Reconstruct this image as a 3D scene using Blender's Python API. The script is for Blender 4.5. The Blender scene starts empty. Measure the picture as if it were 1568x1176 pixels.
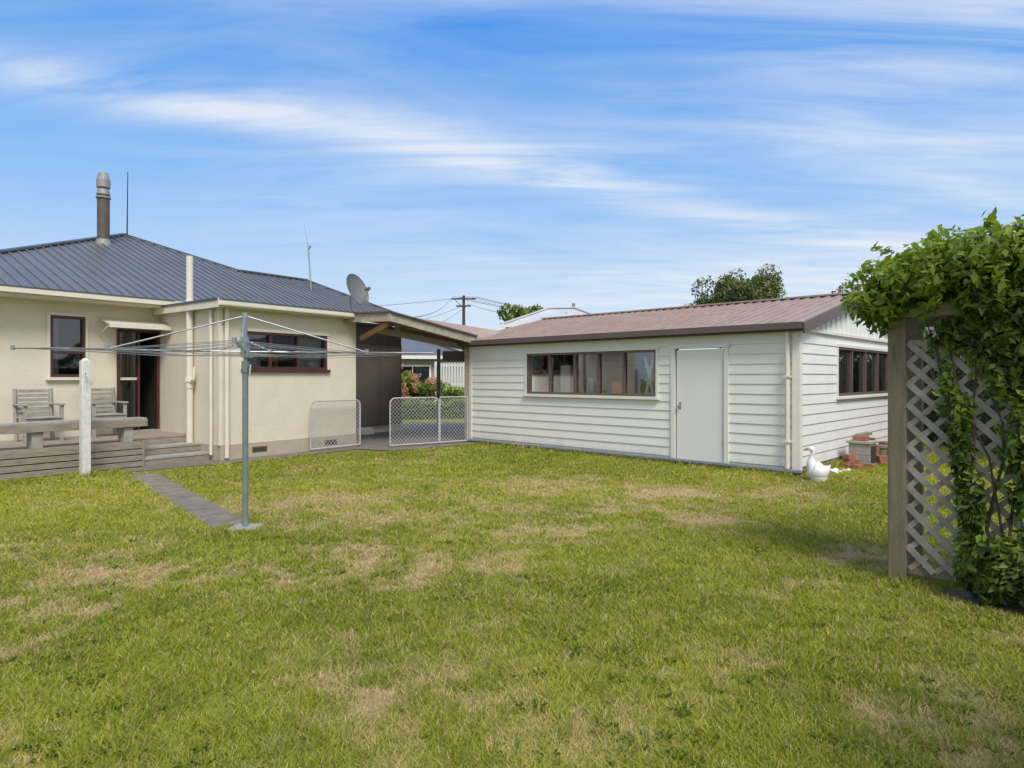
import bpy, math, numpy as np
from mathutils import Vector, Matrix
R=np.random.default_rng(7)
sc=bpy.context.scene
# ------------------------------------------------------------ node helpers
def newmat(name):
    m=bpy.data.materials.new(name); m.use_nodes=True
    nt=m.node_tree; nt.nodes.clear()
    out=nt.nodes.new('ShaderNodeOutputMaterial')
    return m,nt,out
def L(nt,a,b): nt.links.new(a,b)
def noise(nt,scale,detail=4,rough=.55,vec=None,dist=0):
    n=nt.nodes.new('ShaderNodeTexNoise'); n.inputs['Scale'].default_value=scale
    n.inputs['Detail'].default_value=detail; n.inputs['Roughness'].default_value=rough
    n.inputs['Distortion'].default_value=dist
    if vec is not None: L(nt,vec,n.inputs['Vector'])
    return n.outputs['Fac']
def ramp(nt,fac,stops):
    r=nt.nodes.new('ShaderNodeValToRGB'); e=r.color_ramp.elements
    while len(e)<len(stops): e.new(.5)
    for i,(p,c) in enumerate(stops):
        e[i].position=p; e[i].color=(*c,1) if len(c)==3 else c
    L(nt,fac,r.inputs['Fac']); return r.outputs['Color']
def mixc(nt,f,a,b,mode='MIX'):
    n=nt.nodes.new('ShaderNodeMix'); n.data_type='RGBA'; n.blend_type=mode
    for s,v in ((n.inputs[0],f),(n.inputs[6],a),(n.inputs[7],b)):
        if isinstance(v,(int,float)): s.default_value=v
        elif isinstance(v,tuple): s.default_value=(*v,1)
        else: L(nt,v,s)
    return n.outputs[2]
def math_(nt,op,a,b=None,c=None,clamp=False):
    n=nt.nodes.new('ShaderNodeMath'); n.operation=op; n.use_clamp=clamp
    for i,v in enumerate((a,b,c)):
        if v is None: continue
        if isinstance(v,(int,float)): n.inputs[i].default_value=v
        else: L(nt,v,n.inputs[i])
    return n.outputs[0]
def pos(nt):
    return nt.nodes.new('ShaderNodeNewGeometry').outputs['Position']
def mapv(nt,vec,scale=(1,1,1),rot=(0,0,0),loc=(0,0,0)):
    n=nt.nodes.new('ShaderNodeMapping'); n.inputs['Scale'].default_value=scale
    n.inputs['Rotation'].default_value=rot; n.inputs['Location'].default_value=loc
    L(nt,vec,n.inputs['Vector']); return n.outputs[0]
def simple(name,c1,c2=None,rough=.6,scale=3,bump=0,bscale=40,metal=0,vs=(1,1,1),dirt=0,detail=5):
    m,nt,out=newmat(name)
    p=nt.nodes.new('ShaderNodeBsdfPrincipled'); L(nt,p.outputs[0],out.inputs[0])
    v=mapv(nt,pos(nt),vs)
    c2=c2 or tuple(x*.85 for x in c1)
    col=ramp(nt,noise(nt,scale,detail,.6,v),[(.3,c1),(.7,c2)])
    if dirt:
        g=nt.nodes.new('ShaderNodeSeparateXYZ'); L(nt,pos(nt),g.inputs[0])
        h=math_(nt,'MULTIPLY_ADD',noise(nt,5,4,.6,mapv(nt,pos(nt),(1,1,.3))),1.2,math_(nt,'MULTIPLY',g.outputs[2],-2.2))
        f=math_(nt,'MULTIPLY',h,dirt,clamp=True)
        col=mixc(nt,f,col,(.22,.20,.14))
    L(nt,col,p.inputs['Base Color'])
    p.inputs['Roughness'].default_value=rough; p.inputs['Metallic'].default_value=metal
    if bump:
        b=nt.nodes.new('ShaderNodeBump'); b.inputs['Strength'].default_value=bump; b.inputs['Distance'].default_value=.01
        L(nt,noise(nt,bscale,5,.6,v),b.inputs['Height']); L(nt,b.outputs[0],p.inputs['Normal'])
    return m
def glassmat(name,refl=.3,tint=(.55,.58,.6)):
    m,nt,out=newmat(name)
    t=nt.nodes.new('ShaderNodeBsdfTransparent'); t.inputs[0].default_value=(*tint,1)
    g=nt.nodes.new('ShaderNodeBsdfGlossy'); g.inputs['Roughness'].default_value=.03; g.inputs[0].default_value=(.75,.8,.85,1)
    b=nt.nodes.new('ShaderNodeBump'); b.inputs['Strength'].default_value=.04; b.inputs['Distance'].default_value=.02
    L(nt,noise(nt,2.5,2,.5,pos(nt)),b.inputs['Height']); L(nt,b.outputs[0],g.inputs['Normal'])
    fr=nt.nodes.new('ShaderNodeFresnel'); fr.inputs[0].default_value=1.5
    f=math_(nt,'ADD',fr.outputs[0],refl-.04,clamp=True)
    mx=nt.nodes.new('ShaderNodeMixShader'); L(nt,f,mx.inputs[0]); L(nt,t.outputs[0],mx.inputs[1]); L(nt,g.outputs[0],mx.inputs[2])
    L(nt,mx.outputs[0],out.inputs[0]); return m
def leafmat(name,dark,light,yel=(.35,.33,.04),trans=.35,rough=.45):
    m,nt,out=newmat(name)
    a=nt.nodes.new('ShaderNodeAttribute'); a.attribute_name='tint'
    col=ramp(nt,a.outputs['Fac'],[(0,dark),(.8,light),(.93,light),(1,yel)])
    p=nt.nodes.new('ShaderNodeBsdfPrincipled'); L(nt,col,p.inputs['Base Color']); p.inputs['Roughness'].default_value=rough
    p.inputs['Specular IOR Level'].default_value=.35
    t=nt.nodes.new('ShaderNodeBsdfTranslucent'); L(nt,mixc(nt,1.0,col,(1.3,1.3,.6),'MULTIPLY'),t.inputs[0])
    mx=nt.nodes.new('ShaderNodeMixShader'); mx.inputs[0].default_value=trans
    L(nt,p.outputs[0],mx.inputs[1]); L(nt,t.outputs[0],mx.inputs[2]); L(nt,mx.outputs[0],out.inputs[0]); return m
# ------------------------------------------------------------ mesh builder
class Fr:
    def __init__(s,o,a,n): s.o=np.array([o[0],o[1],o[2] if len(o)>2 else 0.]);s.a=np.array([a[0],a[1],0.]);s.n=np.array([n[0],n[1],0.])
    def p(s,u,d,z): return s.o+s.a*u+s.n*d+np.array([0,0,z])
W=Fr((0,0,0),(1,0),(0,1))
class MB:
    def __init__(s): s.v=[];s.f=[];s.mi=[];s.mats=[]
    def m(s,mat):
        if mat not in s.mats: s.mats.append(mat)
        return s.mats.index(mat)
    def face(s,pts,mat):
        b=len(s.v); s.v+= [tuple(p) for p in pts]; s.f.append(tuple(range(b,b+len(pts)))); s.mi.append(s.m(mat))
    def hexa(s,P,mat):
        b=len(s.v); s.v+=[tuple(p) for p in P]
        for q in ((0,3,2,1),(4,5,6,7),(0,1,5,4),(1,2,6,5),(2,3,7,6),(3,0,4,7)):
            s.f.append(tuple(b+i for i in q)); s.mi.append(s.m(mat))
    def box(s,F,s0,s1,d0,d1,z0,z1,mat):
        s.hexa([F.p(s0,d0,z0),F.p(s1,d0,z0),F.p(s1,d1,z0),F.p(s0,d1,z0),F.p(s0,d0,z1),F.p(s1,d0,z1),F.p(s1,d1,z1),F.p(s0,d1,z1)],mat)
    def beam(s,p0,p1,w,h,mat,up=(0,0,1)):
        p0=np.array(p0,float);p1=np.array(p1,float);d=p1-p0;d/=np.linalg.norm(d);u=np.array(up,float)
        x=np.cross(d,u);x/=np.linalg.norm(x);y=np.cross(x,d)
        x=x*w/2;y=y*h/2
        s.hexa([p0-x-y,p0+x-y,p0+x+y,p0-x+y,p1-x-y,p1+x-y,p1+x+y,p1-x+y],mat)
    def cyl(s,p0,p1,r,mat,r2=None,n=10,caps=True):
        p0=np.array(p0,float);p1=np.array(p1,float);d=p1-p0;d/=np.linalg.norm(d)
        h=np.array([0,0,1.]) if abs(d[2])<.9 else np.array([1.,0,0])
        x=np.cross(d,h);x/=np.linalg.norm(x);y=np.cross(d,x);r2=r if r2 is None else r2
        b=len(s.v);mi=s.m(mat)
        for q,rr in((p0,r),(p1,r2)):
            for i in range(n):
                t=2*math.pi*i/n; s.v.append(tuple(q+rr*(x*math.cos(t)+y*math.sin(t))))
        for i in range(n):
            j=(i+1)%n; s.f.append((b+i,b+j,b+n+j,b+n+i)); s.mi.append(mi)
        if caps:
            s.f.append(tuple(b+i for i in range(n-1,-1,-1)));s.mi.append(mi)
            s.f.append(tuple(b+n+i for i in range(n)));s.mi.append(mi)
    def path(s,pts,r,mat,n=8,r2=None):
        k=len(pts)-1
        for i in range(k):
            ra=r if r2 is None else r+(r2-r)*i/k; rb=r if r2 is None else r+(r2-r)*(i+1)/k
            s.cyl(pts[i],pts[i+1],ra,mat,rb,n)
    def sweep(s,pts,rad,mat,n=18,sub=6):
        """one smooth closed skin along a spine (Catmull-Rom), varying radius"""
        pts=np.array(pts,float);rad=np.array(rad,float);Q=[];Rr=[]
        E=np.vstack([2*pts[0]-pts[1],pts,2*pts[-1]-pts[-2]]);Er=np.concatenate([[rad[0]],rad,[rad[-1]]])
        for i in range(1,len(E)-2):
            for t in np.linspace(0,1,sub,endpoint=False):
                f=lambda A,i=i,t=t:.5*((2*A[i])+(-A[i-1]+A[i+1])*t+(2*A[i-1]-5*A[i]+4*A[i+1]-A[i+2])*t*t+(-A[i-1]+3*A[i]-3*A[i+1]+A[i+2])*t**3)
                Q.append(f(E));Rr.append(max(.001,f(Er)))
        Q.append(pts[-1]);Rr.append(rad[-1]);Q=np.array(Q)
        T=np.gradient(Q,axis=0);T/=np.linalg.norm(T,axis=1)[:,None]
        x=np.cross(T[0],[0.3,1,.1]);x/=np.linalg.norm(x);b=len(s.v);mi=s.m(mat)
        for q,t,r in zip(Q,T,Rr):
            x=x-t*(x@t);x/=np.linalg.norm(x);y=np.cross(t,x)
            for j in range(n):
                aa=2*math.pi*j/n;s.v.append(tuple(q+r*(x*math.cos(aa)+y*math.sin(aa))))
        for i in range(len(Q)-1):
            for j in range(n):
                k=(j+1)%n;s.f.append((b+i*n+j,b+i*n+k,b+(i+1)*n+k,b+(i+1)*n+j));s.mi.append(mi)
        s.f.append(tuple(b+j for j in range(n-1,-1,-1)));s.mi.append(mi)
        s.f.append(tuple(b+(len(Q)-1)*n+j for j in range(n)));s.mi.append(mi)
    def build(s,name,parent=None,bevel=0):
        me=bpy.data.meshes.new(name); me.from_pydata([tuple(map(float,v)) for v in s.v],[],s.f)
        for m in s.mats: me.materials.append(m)
        me.polygons.foreach_set('material_index',s.mi)
        me.polygons.foreach_set('use_smooth',[True]*len(s.f))
        me.set_sharp_from_angle(angle=math.radians(32))
        me.update()
        ob=bpy.data.objects.new(name,me); sc.collection.objects.link(ob)
        if parent: attach(ob,parent)
        if bevel:
            b=ob.modifiers.new('bev','BEVEL'); b.width=bevel; b.segments=2; b.limit_method='ANGLE'; b.angle_limit=math.radians(50)
        return ob
def empty(name,loc):
    e=bpy.data.objects.new(name,None); e.location=tuple(float(x) for x in loc); sc.collection.objects.link(e); e.empty_display_size=.3; return e
def attach(o,e):
    o.parent=e; o.matrix_parent_inverse=Matrix.Translation(-Vector(e.location))
def fastmesh(name,V,Fc,mat,attrs=None,parent=None,smooth=False):
    me=bpy.data.meshes.new(name); nf,k=Fc.shape
    me.vertices.add(len(V)); me.vertices.foreach_set('co',V.astype(np.float32).ravel())
    me.loops.add(nf*k); me.loops.foreach_set('vertex_index',Fc.astype(np.int32).ravel())
    me.polygons.add(nf); me.polygons.foreach_set('loop_start',(np.arange(nf)*k).astype(np.int32))
    me.update(calc_edges=True)
    for an,av in (attrs or {}).items():
        at=me.attributes.new(an,'FLOAT','POINT'); at.data.foreach_set('value',av.astype(np.float32))
    me.materials.append(mat)
    if smooth: me.polygons.foreach_set('use_smooth',[True]*nf)
    ob=bpy.data.objects.new(name,me); sc.collection.objects.link(ob)
    if parent: attach(ob,parent)
    return ob
def leaves(name,C,size,mat,parent=None,out=None,tint=None,droop=.3,wid=.27):
    N=len(C); n=R.normal(size=(N,3)); n[:,2]+=.6
    if out is not None: n+=out*1.2
    n/=np.linalg.norm(n,axis=1)[:,None]
    l=R.normal(size=(N,3)); l[:,2]-=droop; l-=n*(l*n).sum(1)[:,None]; l/=np.linalg.norm(l,axis=1)[:,None]
    w=np.cross(n,l); S=(size*R.uniform(.55,1.3,N))[:,None]
    V=np.stack([C-l*S*.5, C-l*S*.08+w*S*wid+n*S*.07, C+l*S*.5, C-l*S*.08-w*S*wid+n*S*.07],1).reshape(-1,3)
    b=np.arange(N)[:,None]*4
    Fc=np.concatenate([b+np.array([0,1,2]),b+np.array([0,2,3])],0)
    if tint is None: tint=R.uniform(0,1,N)
    return fastmesh(name,V,Fc,mat,{'tint':np.repeat(tint,4)},parent)
def tree(name,base,crown,rad,nclump,nleaf,size,mat,barkm,trunk_r=.15,clump=.35,seed=1):
    e=empty(name,base); base=np.array(base,float);crown=np.array(crown,float);rad=np.array(rad,float)
    cc=[];
    while len(cc)<nclump:
        q=R.uniform(-1,1,3)
        r=np.linalg.norm(q)
        if r<1 and r>.25: cc.append(crown+q*rad*R.uniform(.85,1.08))
    cc=np.array(cc); mb=MB()
    fork=base+(crown-base)*.45
    mb.path([base,base+(fork-base)*.5+R.normal(0,.03,3),fork],trunk_r,barkm,8,trunk_r*.7)
    for c in cc[:max(6,nclump//3)]:
        mid=fork*.5+c*.5+R.normal(0,.1,3)*rad.mean()*.5
        mb.path([fork,mid,c],trunk_r*.45,barkm,5,trunk_r*.08)
    mb.build('trunk_and_limbs',e)
    cr=rad.mean()*clump
    idx=R.integers(0,nclump,nleaf); off=R.normal(size=(nleaf,3)); off/=np.linalg.norm(off,axis=1)[:,None]
    off2=off*(R.uniform(.3,1,nleaf)**.5)[:,None]*cr*(R.uniform(.6,1.2,nclump)[idx])[:,None]
    C=cc[idx]+off2
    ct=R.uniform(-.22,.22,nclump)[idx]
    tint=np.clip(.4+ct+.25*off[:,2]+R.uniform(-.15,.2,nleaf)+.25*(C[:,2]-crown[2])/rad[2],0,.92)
    leaves('foliage',C,size,mat,e,out=off,tint=tint)
    return e
# ------------------------------------------------------------ materials
white=simple('white_weatherboard_paint',(.83,.82,.76),(.78,.77,.71),.5,2,.08,30,vs=(1,1,2),dirt=.45)
whitetrim=simple('white_trim_paint',(.81,.79,.73),(.75,.73,.67),.45,4)
whitebright=simple('garage_side_white',(.84,.84,.83),(.78,.78,.77),.5,3,.05,30,dirt=.3)
doorm=simple('door_paint',(.81,.80,.75),(.77,.76,.71),.4,2)
cream=simple('cream_stucco',(.75,.68,.55),(.69,.62,.495),.85,3,.9,45,dirt=.2)
plinth=simple('plinth_paint',(.48,.41,.32),(.41,.35,.27),.8,4,.4,30)
creamtrim=simple('cream_trim',(.77,.72,.60),(.70,.65,.54),.5,4)
brownf=simple('brown_fascia',(.10,.075,.068),(.13,.10,.093),.45,5)
brownwin=simple('brown_window_frame',(.12,.08,.07),(.16,.115,.10),.5,6)
maroon=simple('maroon_frame',(.06,.022,.02),(.09,.03,.028),.4,6)
groof=simple('garage_roof_metal',(.33,.235,.19),(.43,.335,.285),.55,2.5,.1,20,detail=8)
hroof=simple('grey_roof_metal',(.15,.153,.162),(.195,.199,.208),.36,1.3,.05,10,.2)
dark=simple('dark_interior',(.045,.042,.04),(.03,.03,.03),.9)
midint=simple('interior_lining',(.3,.28,.25),(.22,.2,.18),.9)
timber=simple('weathered_timber',(.37,.315,.25),(.23,.195,.155),.85,6,.6,60,vs=(1,1,5))
timber2=simple('grey_timber',(.42,.40,.36),(.27,.255,.22),.85,8,.5,60)
mosswood=simple('mossy_post_timber',(.27,.22,.15),(.15,.14,.085),.9,7,.8,50,vs=(3,3,.6))
beamwood=simple('bleached_beam_timber',(.46,.42,.34),(.26,.24,.18),.9,7,.8,50)
lattm=simple('lattice_timber',(.42,.385,.32),(.23,.21,.17),.85,6,.5,60,detail=8)
ply=simple('stained_plywood',(.58,.33,.16),(.27,.15,.08),.8,1.6,.3,30)
brownpanel=simple('brown_panel',(.13,.108,.09),(.10,.085,.07),.7,2)
conc=simple('concrete',(.24,.20,.16),(.15,.125,.10),.9,2.5,.6,40,detail=8)
paver=simple('mossy_paver',(.30,.25,.20),(.17,.145,.11),.95,5,.8,50,detail=10)
concl=simple('concrete_light',(.42,.40,.36),(.31,.30,.26),.9,8,.5,60)
galv=simple('galvanised_steel',(.42,.44,.45),(.33,.35,.36),.38,8,metal=.6)
galvw=simple('galvanised_wire',(.50,.51,.51),(.42,.43,.43),.6,8)
galvd=simple('weathered_flue_steel',(.36,.35,.33),(.22,.21,.19),.6,9,metal=.2)
polem=simple('aged_pole_paint',(.27,.32,.31),(.20,.24,.23),.5,8,metal=.3)
wirem=simple('wire',(.35,.36,.37),(.28,.28,.3),.5,metal=.3)
cable=simple('black_cable',(.03,.03,.03),None,.6)
bark=simple('bark',(.12,.09,.06),(.07,.05,.035),.9,12,.8,50)
pipeblue=simple('bluegrey_pipe',(.20,.23,.25),(.13,.15,.165),.6,4)
postwhite=simple('flaking_white_paint',(.80,.79,.75),(.58,.57,.52),.6,14,.3,40,detail=8)
brick=simple('red_brick',(.42,.17,.10),(.25,.11,.07),.9,14,.5,60)
soil=simple('soil_litter',(.15,.10,.06),(.07,.05,.035),.95,25,1,60,detail=8)
asph=simple('driveway_concrete',(.22,.20,.175),(.16,.145,.125),.9,2,.3,40)
gl=glassmat('window_glass',.18,(.75,.77,.78)); glh=glassmat('house_glass',.14,(.5,.52,.52))
redp=simple('red_plastic',(.5,.04,.03)); orange=simple('orange_beak',(.7,.25,.03)); curtain=simple('curtain',(.78,.75,.7),(.6,.57,.53),.9)
statue=simple('white_ceramic',(.84,.84,.82),(.78,.78,.76),.35,8)
# ------------------------------------------------------------ frames
G0=(4.38,9.9); gf=Fr(G0,(-.724,.690),(-.690,-.724)); gs=Fr(G0,(.690,.724),(.724,-.690))
a=(.602,.799); n=(.799,-.602)
H0=(-5.24,11.6); H1=(-7.06,12.97)
hb=Fr(H0,a,n); hc=Fr(H0,(-.799,.602),(-.602,-.799)); ha=Fr(H1,a,n)
def cells(s0,s1,z0,z1,ops):
    S=sorted({s0,s1,*[x for o in ops for x in o[:2]]}); Z=sorted({z0,z1,*[x for o in ops for x in o[2:]]})
    for i in range(len(S)-1):
        for j in range(len(Z)-1):
            cs=(S[i]+S[i+1])/2;cz=(Z[j]+Z[j+1])/2
            if any(o[0]<cs<o[1] and o[2]<cz<o[3] for o in ops): continue
            yield S[i],S[i+1],Z[j],Z[j+1]
def wall(mb,F,s0,s1,z0,z1,ops,mat,t=.12,d=0):
    for c in cells(s0,s1,z0,z1,ops): mb.box(F,c[0],c[1],d-t,d,c[2],c[3],mat)
def boards(mb,F,s0,s1,z0,z1,ops,mat,h=.16,off=.017):
    for c in cells(s0,s1,z0,z1,ops):
        k=math.floor((c[2]-z0)/h+1e-6)
        while z0+k*h<c[3]-1e-6:
            zr=z0+k*h; lo=max(zr,c[2]); hi=min(zr+h,c[3]); D=lambda z: .004+off*(1-(z-zr)/h)
            mb.face([F.p(c[0],D(lo),lo),F.p(c[1],D(lo),lo),F.p(c[1],D(hi),hi),F.p(c[0],D(hi),hi)],mat)
            mb.face([F.p(c[0],0,lo),F.p(c[1],0,lo),F.p(c[1],D(lo),lo),F.p(c[0],D(lo),lo)],mat)
            k+=1
def window(mb,F,s0,s1,z0,z1,divs,fm,tm,g,fw=.04,tw=.055,proud=.035,sill=True):
    mb.box(F,s0,s1,-.07,.03,z0,z0+fw,fm); mb.box(F,s0,s1,-.07,.03,z1-fw,z1,fm)
    for x0,x1 in ((s0,s0+fw),(s1-fw,s1)): mb.box(F,x0,x1,-.07,.028,z0+fw,z1-fw,fm)
    for x in divs: mb.box(F,x-fw*.55,x+fw*.55,-.045,.022,z0+fw,z1-fw,fm)
    mb.face([F.p(s0+.01,-.035,z0+.01),F.p(s1-.01,-.035,z0+.01),F.p(s1-.01,-.035,z1-.01),F.p(s0+.01,-.035,z1-.01)],g)
    if tm:
        mb.box(F,s0-tw,s0,-.01,proud,z0-.02,z1,tm); mb.box(F,s1,s1+tw,-.01,proud,z0-.02,z1,tm)
        mb.box(F,s0-tw-.01,s1+tw+.01,-.01,proud+.012,z1,z1+tw,tm)
        if sill: mb.box(F,s0-tw-.02,s1+tw+.02,-.01,proud+.04,z0-.06,z0-.02,tm); mb.box(F,s0,s1,-.01,.02,z0-.02,z0,tm)
# ============================================================ GARAGE
GL=7.39; GW=5.9; WT=2.25
gar=empty('weatherboard_garage',(*G0,0))
opsF=[(2.47,5.59,1.16,2.0),(1.18,2.08,.04,2.0)]; opsS=[(1.81,5.13,1.18,2.03)]
mb=MB()
wall(mb,gf,0.0,GL,.04,WT+.05,opsF,midint,.1); boards(mb,gf,0.0,GL,.12,WT,opsF,white)
mb.box(gf,0.0,GL,-.09,-.005,.0,.12,conc)
wall(mb,gs,.0,GW,.04,WT+.05,opsS,midint,.1,-.001); boards(mb,gs,0.,GW,.12,WT-.02,opsS,whitebright)
mb.box(gf,GL-.1,GL,-GW,-.1,0,WT,whitetrim); mb.box(gf,0.1,GL-.1,-GW,-GW+.1,0,WT,whitetrim)
hs=.26; RW=GW/2+.05
def rz(s): return 2.32+ (RW-abs(s-RW))*.23
for s in np.arange(0,GW-.01,hs/2):
    s2=min(s+hs/2,GW); k=int(round(s/(hs/2)))%2; dd=.02+.022*k
    mb.hexa([gs.p(s,-.05,WT-.02),gs.p(s2,-.05,WT-.02),gs.p(s2,dd,WT-.02),gs.p(s,dd,WT-.02),gs.p(s,-.05,rz(s)),gs.p(s2,-.05,rz(s2)),gs.p(s2,dd,rz(s2)),gs.p(s,dd,rz(s))],whitebright)
mb.hexa([gf.p(GL-.1,0,WT),gf.p(GL,0,WT),gf.p(GL,-RW,3.0),gf.p(GL-.1,-RW,3.0),gf.p(GL-.1,-.01,WT+.01),gf.p(GL,-.01,WT+.01),gf.p(GL,-GW,WT),gf.p(GL-.1,-GW,WT)],whitetrim)
mb.box(gs,-.02,GW,.02,.06,WT-.03,WT+.02,whitetrim)
mb.box(gf,-.03,.075,-.02,.036,.06,WT,whitetrim); mb.box(gs,-.034,.07,-.02,.04,.06,WT,whitetrim)
mb.box(gf,GL-.08,GL+.01,-.02,.036,.06,WT,whitetrim); mb.box(gs,GW-.08,GW+.01,-.02,.036,.06,WT,whitetrim)
mb.build('walls',gar)
mb=MB(); window(mb,gf,2.47,5.59,1.16,2.0,[3.17,3.75,4.32,4.97],brownwin,whitetrim,gl); mb.build('front_window',gar,.003)
mb=MB(); window(mb,gs,1.81,5.13,1.18,2.03,[2.64,3.47,4.30],brownwin,whitetrim,gl); mb.build('side_window',gar,.003)
mb=MB()
mb.box(gf,1.20,2.06,-.06,.012,.06,1.975,doorm)
for x0,x1 in((1.10,1.18),(2.08,2.16)): mb.box(gf,x0,x1,-.03,.045,.03,2.0,whitetrim)
mb.box(gf,1.09,2.17,-.03,.055,2.0,2.07,whitetrim)
mb.box(gf,1.1,2.16,-.08,.10,.015,.05,concl)
mb.cyl(gf.p(1.99,.012,1.0),gf.p(1.99,.06,1.0),.012,galv); mb.cyl(gf.p(1.99,.05,1.0),gf.p(1.99,.075,1.0),.024,galvd,n=14)
mb.box(gf,1.97,2.01,.012,.018,.95,1.07,galvd)
for z in (.35,1.7): mb.cyl(gf.p(1.195,.02,z),gf.p(1.195,.02,z+.09),.01,galv)
mb.build('door',gar,.004)
mb=MB(); sl=.23; e0=-.22
def rp(s,w,dz=0): return gf.p(s,-w,2.36+(RW-abs(w-RW))*sl+dz)
x0,x1=-.14,GL+.35
for w0,w1 in((e0,RW),(RW,GW+.22)):
    mb.hexa([rp(x0,w0,-.03),rp(x1,w0,-.03),rp(x1,w1,-.03),rp(x0,w1,-.03),rp(x0,w0),rp(x1,w0),rp(x1,w1),rp(x0,w1)],groof)
for i,s in enumerate(np.arange(x0+.03,x1,.19)):
    mb.beam(rp(s,e0,.012),rp(s,RW,.012),.045,.028,groof); mb.beam(rp(s,RW,.012),rp(s,GW+.22,.012),.045,.028,groof)
mb.beam(rp(x0,RW,.03),rp(x1,RW,.03),.22,.03,groof)
mb.build('roof',gar)
mb=MB()
mb.box(gf,x0+.02,x1,.10,.13,2.20,2.325,brownf)
mb.box(gf,x0,x1,.13,.25,2.235,2.25,brownf); mb.box(gf,x0,x1,.235,.25,2.25,2.335,brownf); mb.box(gf,x0,x0+.015,.13,.235,2.25,2.33,brownf)
mb.box(gf,x0+.02,x1,.0,.10,2.25,2.27,whitetrim)
for w0,w1 in((e0,RW),(RW,GW+.2)):
    A=rp(x0-.02,w0,-.07);B=rp(x0-.02,w1,-.07); mb.beam(A,B,.03,.16,brownf)
mb.cyl(gf.p(.13,.09,.1),gf.p(.13,.09,2.25),.036,creamtrim,n=14)
for z in(.5,1.5): mb.box(gf,.08,.18,.03,.133,z,z+.03,creamtrim)
mb.path([gf.p(-.1,.10,.06),gf.p(3,.11,.065),gf.p(GL,.10,.06)],.035,pipeblue)
for s in np.arange(.3,GL,1.1): mb.box(gf,s,s+.1,.05,.15,0.0,.035,conc)
mb.build('gutter_and_fascia',gar)
mb=MB()
mb.box(gf,.1,GL-.1,-GW+.1,-.1,.0,.03,conc)
mb.box(gf,2.2,5.8,-.75,-.14,.85,.90,timber)
mb.box(gf,5.1,5.4,-.4,-.2,.9,1.35,redp); mb.box(gf,4.6,4.85,-.45,-.2,.9,1.75,whitetrim); mb.cyl(gf.p(4.1,-.3,.9),gf.p(4.1,-.3,1.5),.12,galv)
mb.box(gf,3.3,3.6,-.5,-.25,.9,1.42,orange); mb.beam(gf.p(2.9,-.25,.9),gf.p(2.65,-.25,1.95),.06,.05,whitetrim); mb.beam(gf.p(2.6,-.25,.9),gf.p(2.85,-.25,1.9),.06,.05,whitetrim)
for z in (1.2,1.45,1.7): mb.beam(gf.p(2.62,-.25,z),gf.p(2.86,-.25,z),.04,.04,whitetrim)
mb.beam(gf.p(5.25,-.2,.9),gf.p(5.05,-.2,1.9),.05,.04,whitetrim); mb.beam(gf.p(4.9,-.3,1.2),gf.p(5.45,-.3,1.7),.05,.04,timber)
mb.box(gf,2.5,5.5,-2.6,-2.4,1.0,1.9,timber)
for i in range(70):
    s=1.85+i*.047
    if 3.0<s<3.5 or 4.5<s<4.7: continue
    dd=-.11+.015*math.sin(i*1.7); mb.box(gs,s,s+.043,dd-.01,dd,1.1,2.05,curtain)
mb.build('shed_contents',gar)
# ============================================================ HOUSE
hou=empty('stucco_house',(*H1,0))
mb=MB()
opB=[(.46,2.30,1.66,2.36)]; wall(mb,hb,0,3.07,.28,2.80,opB,cream); wall(mb,hb,0,3.07,0,.28,[],plinth,.12,.012)
wall(mb,hc,.12,2.28,.28,2.80,[],cream); wall(mb,hc,.12,2.28,0,.28,[],plinth,.12,.012)
opA=[(-1.885,-1.334,1.51,2.61),(-.80,-.02,.45,2.43)]
wall(mb,ha,-5.0,0,.0,2.90,opA,cream,.14)
mb.box(ha,-5.0,-4.86,-8,-.14,0,2.9,cream)
wall(mb,ha,.1,6.55,0,2.9,[],cream,.14,-.003)
mb.box(hb,2.95,3.07,-2.28,-.12,0,2.8,cream)
mb.box(ha,6.41,6.55,-8,-.14,0,2.9,cream)
mb.box(ha,-5,6.55,-8.1,-8,0,2.9,cream)
mb.build('walls',hou)
mb=MB()
for u in (.62,2.25):
    mb.box(hb,u,u+.3,.012,.022,.1,.2,brownpanel)
    for i in range(7): mb.box(hb,u+.02+i*.039,u+.045+i*.039,.022,.027,.12,.18,dark)
mb.build('plinth_vents',hou)
mb=MB(); window(mb,hb,.46,2.30,1.66,2.36,[1.0,1.62],maroon,creamtrim,glh,.045,.05,.03,False)
mb.box(hb,.40,2.36,0,.06,1.60,1.66,maroon); mb.build('kitchen_window',hou,.003)
mb=MB(); window(mb,ha,-1.885,-1.334,1.51,2.61,[],maroon,creamtrim,glh,.045,.05,.03,True); mb.box(ha,-1.84,-1.38,-.06,.025,1.93,1.97,maroon); mb.build('lounge_window',hou,.003)
mb=MB()
mb.box(ha,-.80,-.75,-.1,.03,.45,2.43,maroon); mb.box(ha,-.07,-.02,-.1,.03,.45,2.43,maroon); mb.box(ha,-.75,-.07,-.1,.03,2.38,2.43,maroon)
mb.box(ha,-.42,-.38,-.08,.0,.47,2.38,maroon)
mb.box(ha,-.75,-.42,-.08,-.04,1.45,1.50,creamtrim)
mb.face([ha.p(-.75,-.05,.5),ha.p(-.42,-.05,.5),ha.p(-.42,-.05,2.38),ha.p(-.75,-.05,2.38)],glh)
mb.box(ha,-.82,0,-.1,.05,.43,.47,timber2); mb.build('sliding_door',hou)
mb=MB()
mb.box(ha,-4.8,-.01,-1.6,-1.5,.4,2.8,dark); mb.box(ha,-4.8,-.01,-1.5,-.2,.40,.43,brownpanel); mb.box(ha,-.0,.08,-1.6,-.2,.4,2.8,dark); mb.box(ha,-1.2,-1.1,-1.5,-.15,.4,2.8,dark)
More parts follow.
